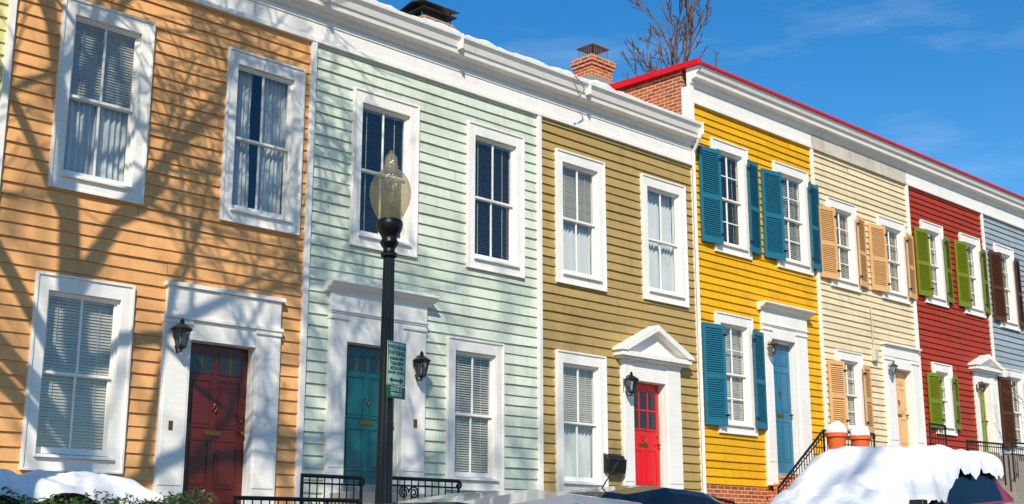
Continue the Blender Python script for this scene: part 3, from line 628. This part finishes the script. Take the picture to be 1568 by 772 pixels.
# ------------------------------------------------------------------ ground
def strip(name,y0,y1,dz,mat,x0=-400,x1=500):
    T=M(); xs=[x0,-60,-40]+[x for x in range(-35,70,5)]+[70,100,x1]; T.grid([[(x,y0,gz(x)+dz) for x in xs],[(x,y1,gz(x)+dz) for x in xs]]); return T.obj(name,[mat])
strip("ground",-400,400,-0.02,SOIL)
strip("road",-17.5,-5.3,0.0,ASPH)
T=M(); xs=[-60,-40]+list(range(-35,70,5))+[70,100]
for a,b in zip(xs,xs[1:]):
    for (y0,y1,zt) in ((-5.3,-5.12,0.13),(-17.68,-17.5,0.13)):
        i=len(T.v); T.v+=[(a,y0,gz(a)-0.1),(b,y0,gz(b)-0.1),(b,y1,gz(b)-0.1),(a,y1,gz(a)-0.1),(a,y0,gz(a)+zt),(b,y0,gz(b)+zt),(b,y1,gz(b)+zt),(a,y1,gz(a)+zt)]
        for q in ((4,5,6,7),(0,1,5,4),(2,3,7,6)): T.f.append(tuple(i+k for k in q)); T.mi.append(0); T.t.append(1.0)
T.obj("kerb",[CONC])
strip("pavement",-5.12,-2.7,0.12,PAVE,-60,100); strip("pavement",-22,-17.68,0.12,PAVE,-60,100)
strip("front_yard",-2.7,0.3,0.34,SOIL,-60,100)
T=M(); 
for a,b in zip(xs,xs[1:]): T.face([(a,-2.7,gz(a)+0.1),(b,-2.7,gz(b)+0.1),(b,-2.7,gz(b)+0.34),(a,-2.7,gz(a)+0.34)])
T.obj("yard_kerb",[BRICK])
# ------------------------------------------------------------------ cars
CGL=simple("car_glass",(18,22,26),0.05,0,0.8); TYRE=simple("tyre",(22,22,22),0.85); RIM=simple("alloy_rim",(150,150,152),0.3,0.9); CHR=simple("car_trim_black",(15,15,16),0.5)
def carpaint(name,rgb):
    m=simple(name,rgb,0.35,0.1,0.5,0,4); m.node_tree.nodes["Principled BSDF"].inputs["Coat Weight"].default_value=0.8; m.node_tree.nodes["Principled BSDF"].inputs["Coat Roughness"].default_value=0.05; return m
def interp(tab,s):
    for (a,va),(b,vb) in zip(tab,tab[1:]):
        if s<=b: 
            t=max(0,(s-a)/(b-a)); t=t*t*(3-2*t)*0.4+t*0.6; return va+(vb-va)*t
    return tab[-1][1]
def car(x0,yc,L,W,H,pm,suv=False,front=-1):
    zg=gz(x0+L/2); e=empty("parked_car",(x0+L/2,yc,zg)); sl=0.07
    w=W/2
    hood=[(0,0.55),(0.1,0.72),(0.5,0.86),(1.15,0.98),(1.6,0.98),(L-0.5,1.0),(L-0.1,0.93 if not suv else 1.0),(L,0.6)]
    wid=[(0,0.70*w),(0.15,0.88*w),(0.6,0.97*w),(1.2,w),(L-0.8,w),(L-0.2,0.92*w),(L,0.82*w)]
    rr_=L-0.35 if suv else L-1.35
    roof=[(1.15,0.96),(1.9,H-0.04),(2.5,H),(rr_-0.4,H-0.02),(rr_,H-0.07),(L-0.06 if suv else L-0.55,0.96)]
    def PT(s,y,z):
        x=x0+s if front<0 else x0+L-s
        return (x,yc+y,zg+z+sl*(x-(x0+L/2)))
    T=M(); P=[]; S=[0,0.04,0.1,0.2,0.35,0.6,0.9,1.15,1.5,2,2.5,3,3.4,L-0.8,L-0.5,L-0.25,L-0.1,L-0.03,L]
    for s in S:
        zt=interp(hood,s); ww=interp(wid,s); bt=0.24
        half=[(ww*0.9,bt),(ww*0.98,0.38),(ww,0.6),(ww*0.985,zt-0.12),(ww*0.93,zt-0.03),(ww*0.80,zt),(ww*0.4,zt+0.015),(0,zt+0.02)]
        row=[PT(s,y,z) for y,z in half]+[PT(s,-y,z) for y,z in reversed(half[:-1])]; P.append(row)
    T.grid(P,0); 
    for k in (0,-1): T.face(P[k],0)
    S=[1.15,1.35,1.6,1.9,2.1,2.5,2.62,3.0,3.3,rr_-0.3,rr_,rr_+0.08,(rr_+roof[-1][0])/2,roof[-1][0]]
    S=sorted(set(round(s,3) for s in S)); P=[]
    for s in S:
        zt=interp(roof,s); f=max(0.0,min(1,(zt-0.95)/(H-0.95))); wb=w*0.94; wt=wb-(0.20*f)*w
        half=[(wb,0.94),(wb*0.99,0.97),(wt+0.01,max(0.975,zt-0.07)),(wt-0.05,max(0.98,zt-0.02)),(wt*0.55,zt+0.012),(0,zt+0.018)]
        P.append([PT(s,y,z) for y,z in half]+[PT(s,-y,z) for y,z in reversed(half[:-1])])
    C=len(P[0])
    for i in range(len(S)-1):
        sm=(S[i]+S[i+1])/2; pillar=(2.5<=S[i]<2.62) or sm<1.5 or (sm>rr_-0.05)
        for j in range(C-1):
            top=3<=j<=C-5; side=(j==1 or j==C-3)
            if side: mi=0 if pillar else 1
            elif top: mi=0 if 1.9<=sm<=rr_ else 1
            else: mi=0
            T.face([P[i][j],P[i][j+1],P[i+1][j+1],P[i+1][j]],mi)
    T.obj("body",[pm,CGL],e,True,angle=30)
    K=M()
    for s in (0.85,L-0.85):
        for sd in (1,-1):
            c=PT(s,sd*(w-0.09),0.33); K.tube((c[0],c[1]-0.11,c[2]),(c[0],c[1]+0.11,c[2]),0.33,0.33,24,0); K.tube((c[0],c[1]-0.115,c[2]),(c[0],c[1]+0.115,c[2]),0.21,0.21,16,1)
    for sd in (1,-1):
        c=PT(1.55,sd*(w+0.1),1.02); K.box(c[0]-0.06,c[0]+0.06,c[1]-0.09,c[1]+0.09,c[2]-0.07,c[2]+0.07,2)
        c=PT(0.06,sd*w*0.62,0.66); K.box(c[0]-0.05,c[0]+0.05,c[1]-0.16,c[1]+0.16,c[2]-0.06,c[2]+0.06,1)
        c=PT(L-0.03,sd*w*0.68,0.82); K.box(c[0]-0.04,c[0]+0.04,c[1]-0.12,c[1]+0.12,c[2]-0.09,c[2]+0.09,3)
    K.obj("wheels_and_fittings",[TYRE,RIM,CHR,simple("tail_light",(150,10,10),0.2)],e,True,angle=30,bevel=0.01)
    return e,PT,hood,roof,w,H,L
e,PT,hood,roof,w,H,L=car(12.50,-6.40,4.45,1.78,1.50,carpaint("red_car_paint",(150,16,30)),suv=True)
T=M(); P=[]; ns=130; nc=56
for i in range(ns+1):
    s=0.1+(L-0.06)*i/ns
    zb=interp(hood,s) if s<1.15 else max(interp(roof,s) if s<L-0.1 else 1.3, 0.97)
    if s>L-0.35: zb=H-0.08
    th=0.20+0.07*noise.noise(Vector((s*1.5,1,1))); 
    if 1.1<s<2.0: th+=0.10
    endf=min(1,(s-0.1)/0.25,max(0.0,(L+0.04-s)/0.16)); endf=max(0,endf)**0.45
    ww=(w*0.93 if s<1.2 else w*0.80+0.05+0.05*max(0,min(1,(3.2-s))))+0.04*noise.noise(Vector((s*3,5,1)))
    row=[]
    for j in range(nc+1):
        th_=math.pi*j/nc; c=math.cos(th_); sn=math.sin(th_)
        y=-ww*math.copysign(abs(c)**0.55,c)*(0.55+0.45*endf); 
        nn=0.06*noise.noise(Vector((s*2.0,y*2.2,3)))+0.04*noise.noise(Vector((s*6,y*6,8)))+0.014*noise.noise(Vector((s*17,y*17,8)))
        edge=(1-sn**0.5)
        low=0.14+0.30*max(0,min(1,(3.0-s)/0.5)) if s>1.2 else 0.12
        droop=-(low+0.12*noise.noise(Vector((s*5,math.copysign(2,c),2)))+0.05*noise.noise(Vector((s*14,math.copysign(2,c),2))))*edge
        z=zb+th*endf*sn**0.55+nn*(0.3+0.7*sn)+droop
        row.append(PT(s,y-math.copysign(0.06,c)*edge*max(0,min(1,3.2-s)),z))
    P.append(row)
T.grid(P); T.face(P[0]); T.face(P[-1]); T.obj("snow_cover",[SNOW],e,True)
car(7.3,-6.45,4.4,1.76,1.42,carpaint("black_car_paint",(16,17,20)))
car(2.6,-9.6,4.4,1.76,1.455,carpaint("silver_car_paint",(150,152,152)))
e=empty("car_antenna",(9.7,-6.3,2.0)); T=M(); T.tube((9.50,-6.4,1.98),(9.85,-6.4,2.36),0.009,0.006,5); T.obj("rod",[BLACK],e)
# ------------------------------------------------------------------ bare trees
def tree(base,height,seed,r0=0.16,levels=5,spread=0.6,fork=0.35,name="bare_tree",kids=(6,5,4,3,3),thick=1.0,lenf=1.0,minr=0.004):
    rr=random.Random(seed); T=M(); e=empty(name,base)
    def br(p,d,Ln,r,lv):
        n=6 if lv==0 else 4; pts=[p]; dirs=[d]; q=p
        for i in range(n):
            d=(d+Vector((rr.gauss(0,1),rr.gauss(0,1),rr.gauss(0,0.6)))*(0.05 if lv==0 else 0.13)+Vector((0,0,0.06))).normalized()
            q2=q+d*(Ln/n); ra=max(minr,r*(1-0.75*i/n)); rb=max(minr,r*(1-0.75*(i+1)/n))
            T.tube(q,q2,ra,rb,8 if lv<2 else (5 if lv<3 else 3),0,False); q=q2; pts.append(q); dirs.append(d)
        if lv>=levels-1: return
        k=kids[lv]
        for j in range(k):
            t=fork+(1-fork)*(j+rr.uniform(0.2,0.9))/k if lv==0 else 0.2+0.8*(j+rr.uniform(0.1,0.9))/k
            t=min(0.99,t); idx=int(t*n); f=t*n-idx; a=pts[idx].lerp(pts[min(n,idx+1)],f); dd=dirs[min(n,idx+1)]
            ax=dd.orthogonal().normalized(); ax=Matrix.Rotation(rr.uniform(0,6.283),3,dd)@ax
            an=rr.uniform(0.45,0.95)*(spread/0.6); nd=(dd*math.cos(an)+ax*math.sin(an)).normalized()
            rad=r*(1-0.75*t)*rr.uniform(0.5,0.72)*thick
            br(a,nd,Ln*rr.uniform(0.42,0.68)*(1.15-0.45*t)*lenf,max(rad,minr),lv+1)
    br(Vector(base),Vector((0,0,1)),height*0.78,r0,0)
    T.obj("trunk_and_branches",[BARK],e,True)
tree((3.2,-4.45,0.3),16,11,0.26,5,0.66,0.46,kids=(12,7,5,4,3),thick=1.15,minr=0.011)
tree((-9.0,-18.6,-0.5),30,12,0.42,4,0.6,0.42,kids=(8,5,4,3,3),thick=1.0,minr=0.03)
tree((-4.8,-18.8,-0.1),26,15,0.40,4,0.6,0.42,kids=(8,6,4,3,3),thick=1.0,minr=0.03)
tree((33.4,10.5,2.0),22.0,21,0.17,5,0.34,0.50,kids=(22,8,5,4,3),lenf=0.55,minr=0.012,thick=1.0)
tree((31.0,-1.6,2.4),3.0,31,0.03,4,0.5,0.3,name="small_bare_tree",kids=(6,5,4,3))
# ------------------------------------------------------------------ sky, sun
w_=bpy.data.worlds.new("World"); bpy.context.scene.world=w_; w_.use_nodes=True; N=w_.node_tree.nodes; L=w_.node_tree.links
bg=N["Background"]; sk=N.new("ShaderNodeTexSky"); sk.sky_type='NISHITA'; sk.sun_disc=False; sk.sun_elevation=math.radians(36); sk.sun_rotation=math.radians(225); sk.air_density=1.0; sk.dust_density=0.0; sk.ozone_density=3.0
hs=N.new("ShaderNodeHueSaturation"); hs.inputs["Saturation"].default_value=1.38; L.new(sk.outputs[0],hs.inputs["Color"])
tc=N.new("ShaderNodeTexCoord"); mp=N.new("ShaderNodeMapping"); mp.inputs["Scale"].default_value=(1.2,2.5,11); mp.inputs["Rotation"].default_value=(0.2,0.25,0.6); L.new(tc.outputs["Generated"],mp.inputs["Vector"])
nz=N.new("ShaderNodeTexNoise"); nz.inputs["Scale"].default_value=1.6; nz.inputs["Detail"].default_value=8; nz.inputs["Roughness"].default_value=0.6; L.new(mp.outputs[0],nz.inputs["Vector"])
rp=N.new("ShaderNodeMapRange"); rp.inputs["From Min"].default_value=0.52; rp.inputs["From Max"].default_value=0.85; rp.inputs["To Max"].default_value=0.35; L.new(nz.outputs["Fac"],rp.inputs["Value"])
mx=N.new("ShaderNodeMix"); mx.data_type='RGBA'; mx.inputs["B"].default_value=(5.5,6.3,7.2,1); L.new(rp.outputs[0],mx.inputs["Factor"]); L.new(hs.outputs[0],mx.inputs["A"]); L.new(mx.outputs["Result"],bg.inputs["Color"])
bg.inputs["Strength"].default_value=0.145
sd=bpy.data.lights.new("sun","SUN"); sd.energy=5.0; sd.angle=math.radians(0.45); sd.color=(1.0,0.92,0.78)
so=bpy.data.objects.new("sun",sd); SC.objects.link(so); el=math.radians(36); az=math.radians(225)
dv=Vector((math.sin(az)*math.cos(el),math.cos(az)*math.cos(el),math.sin(el))); so.rotation_euler=dv.to_track_quat('Z','Y').to_euler(); so.location=(0,-30,30)
# ------------------------------------------------------------------ camera
cam=bpy.data.cameras.new("camera"); co=bpy.data.objects.new("camera",cam); SC.objects.link(co)
co.location=(0,-15,1.5); co.rotation_euler=(math.radians(90+13.13),0,math.radians(-44.2)); cam.lens=44.885; cam.sensor_width=36; cam.clip_end=2000
sc=bpy.context.scene; sc.camera=co; sc.view_settings.view_transform='Standard'; sc.view_settings.look='None'; sc.view_settings.exposure=0
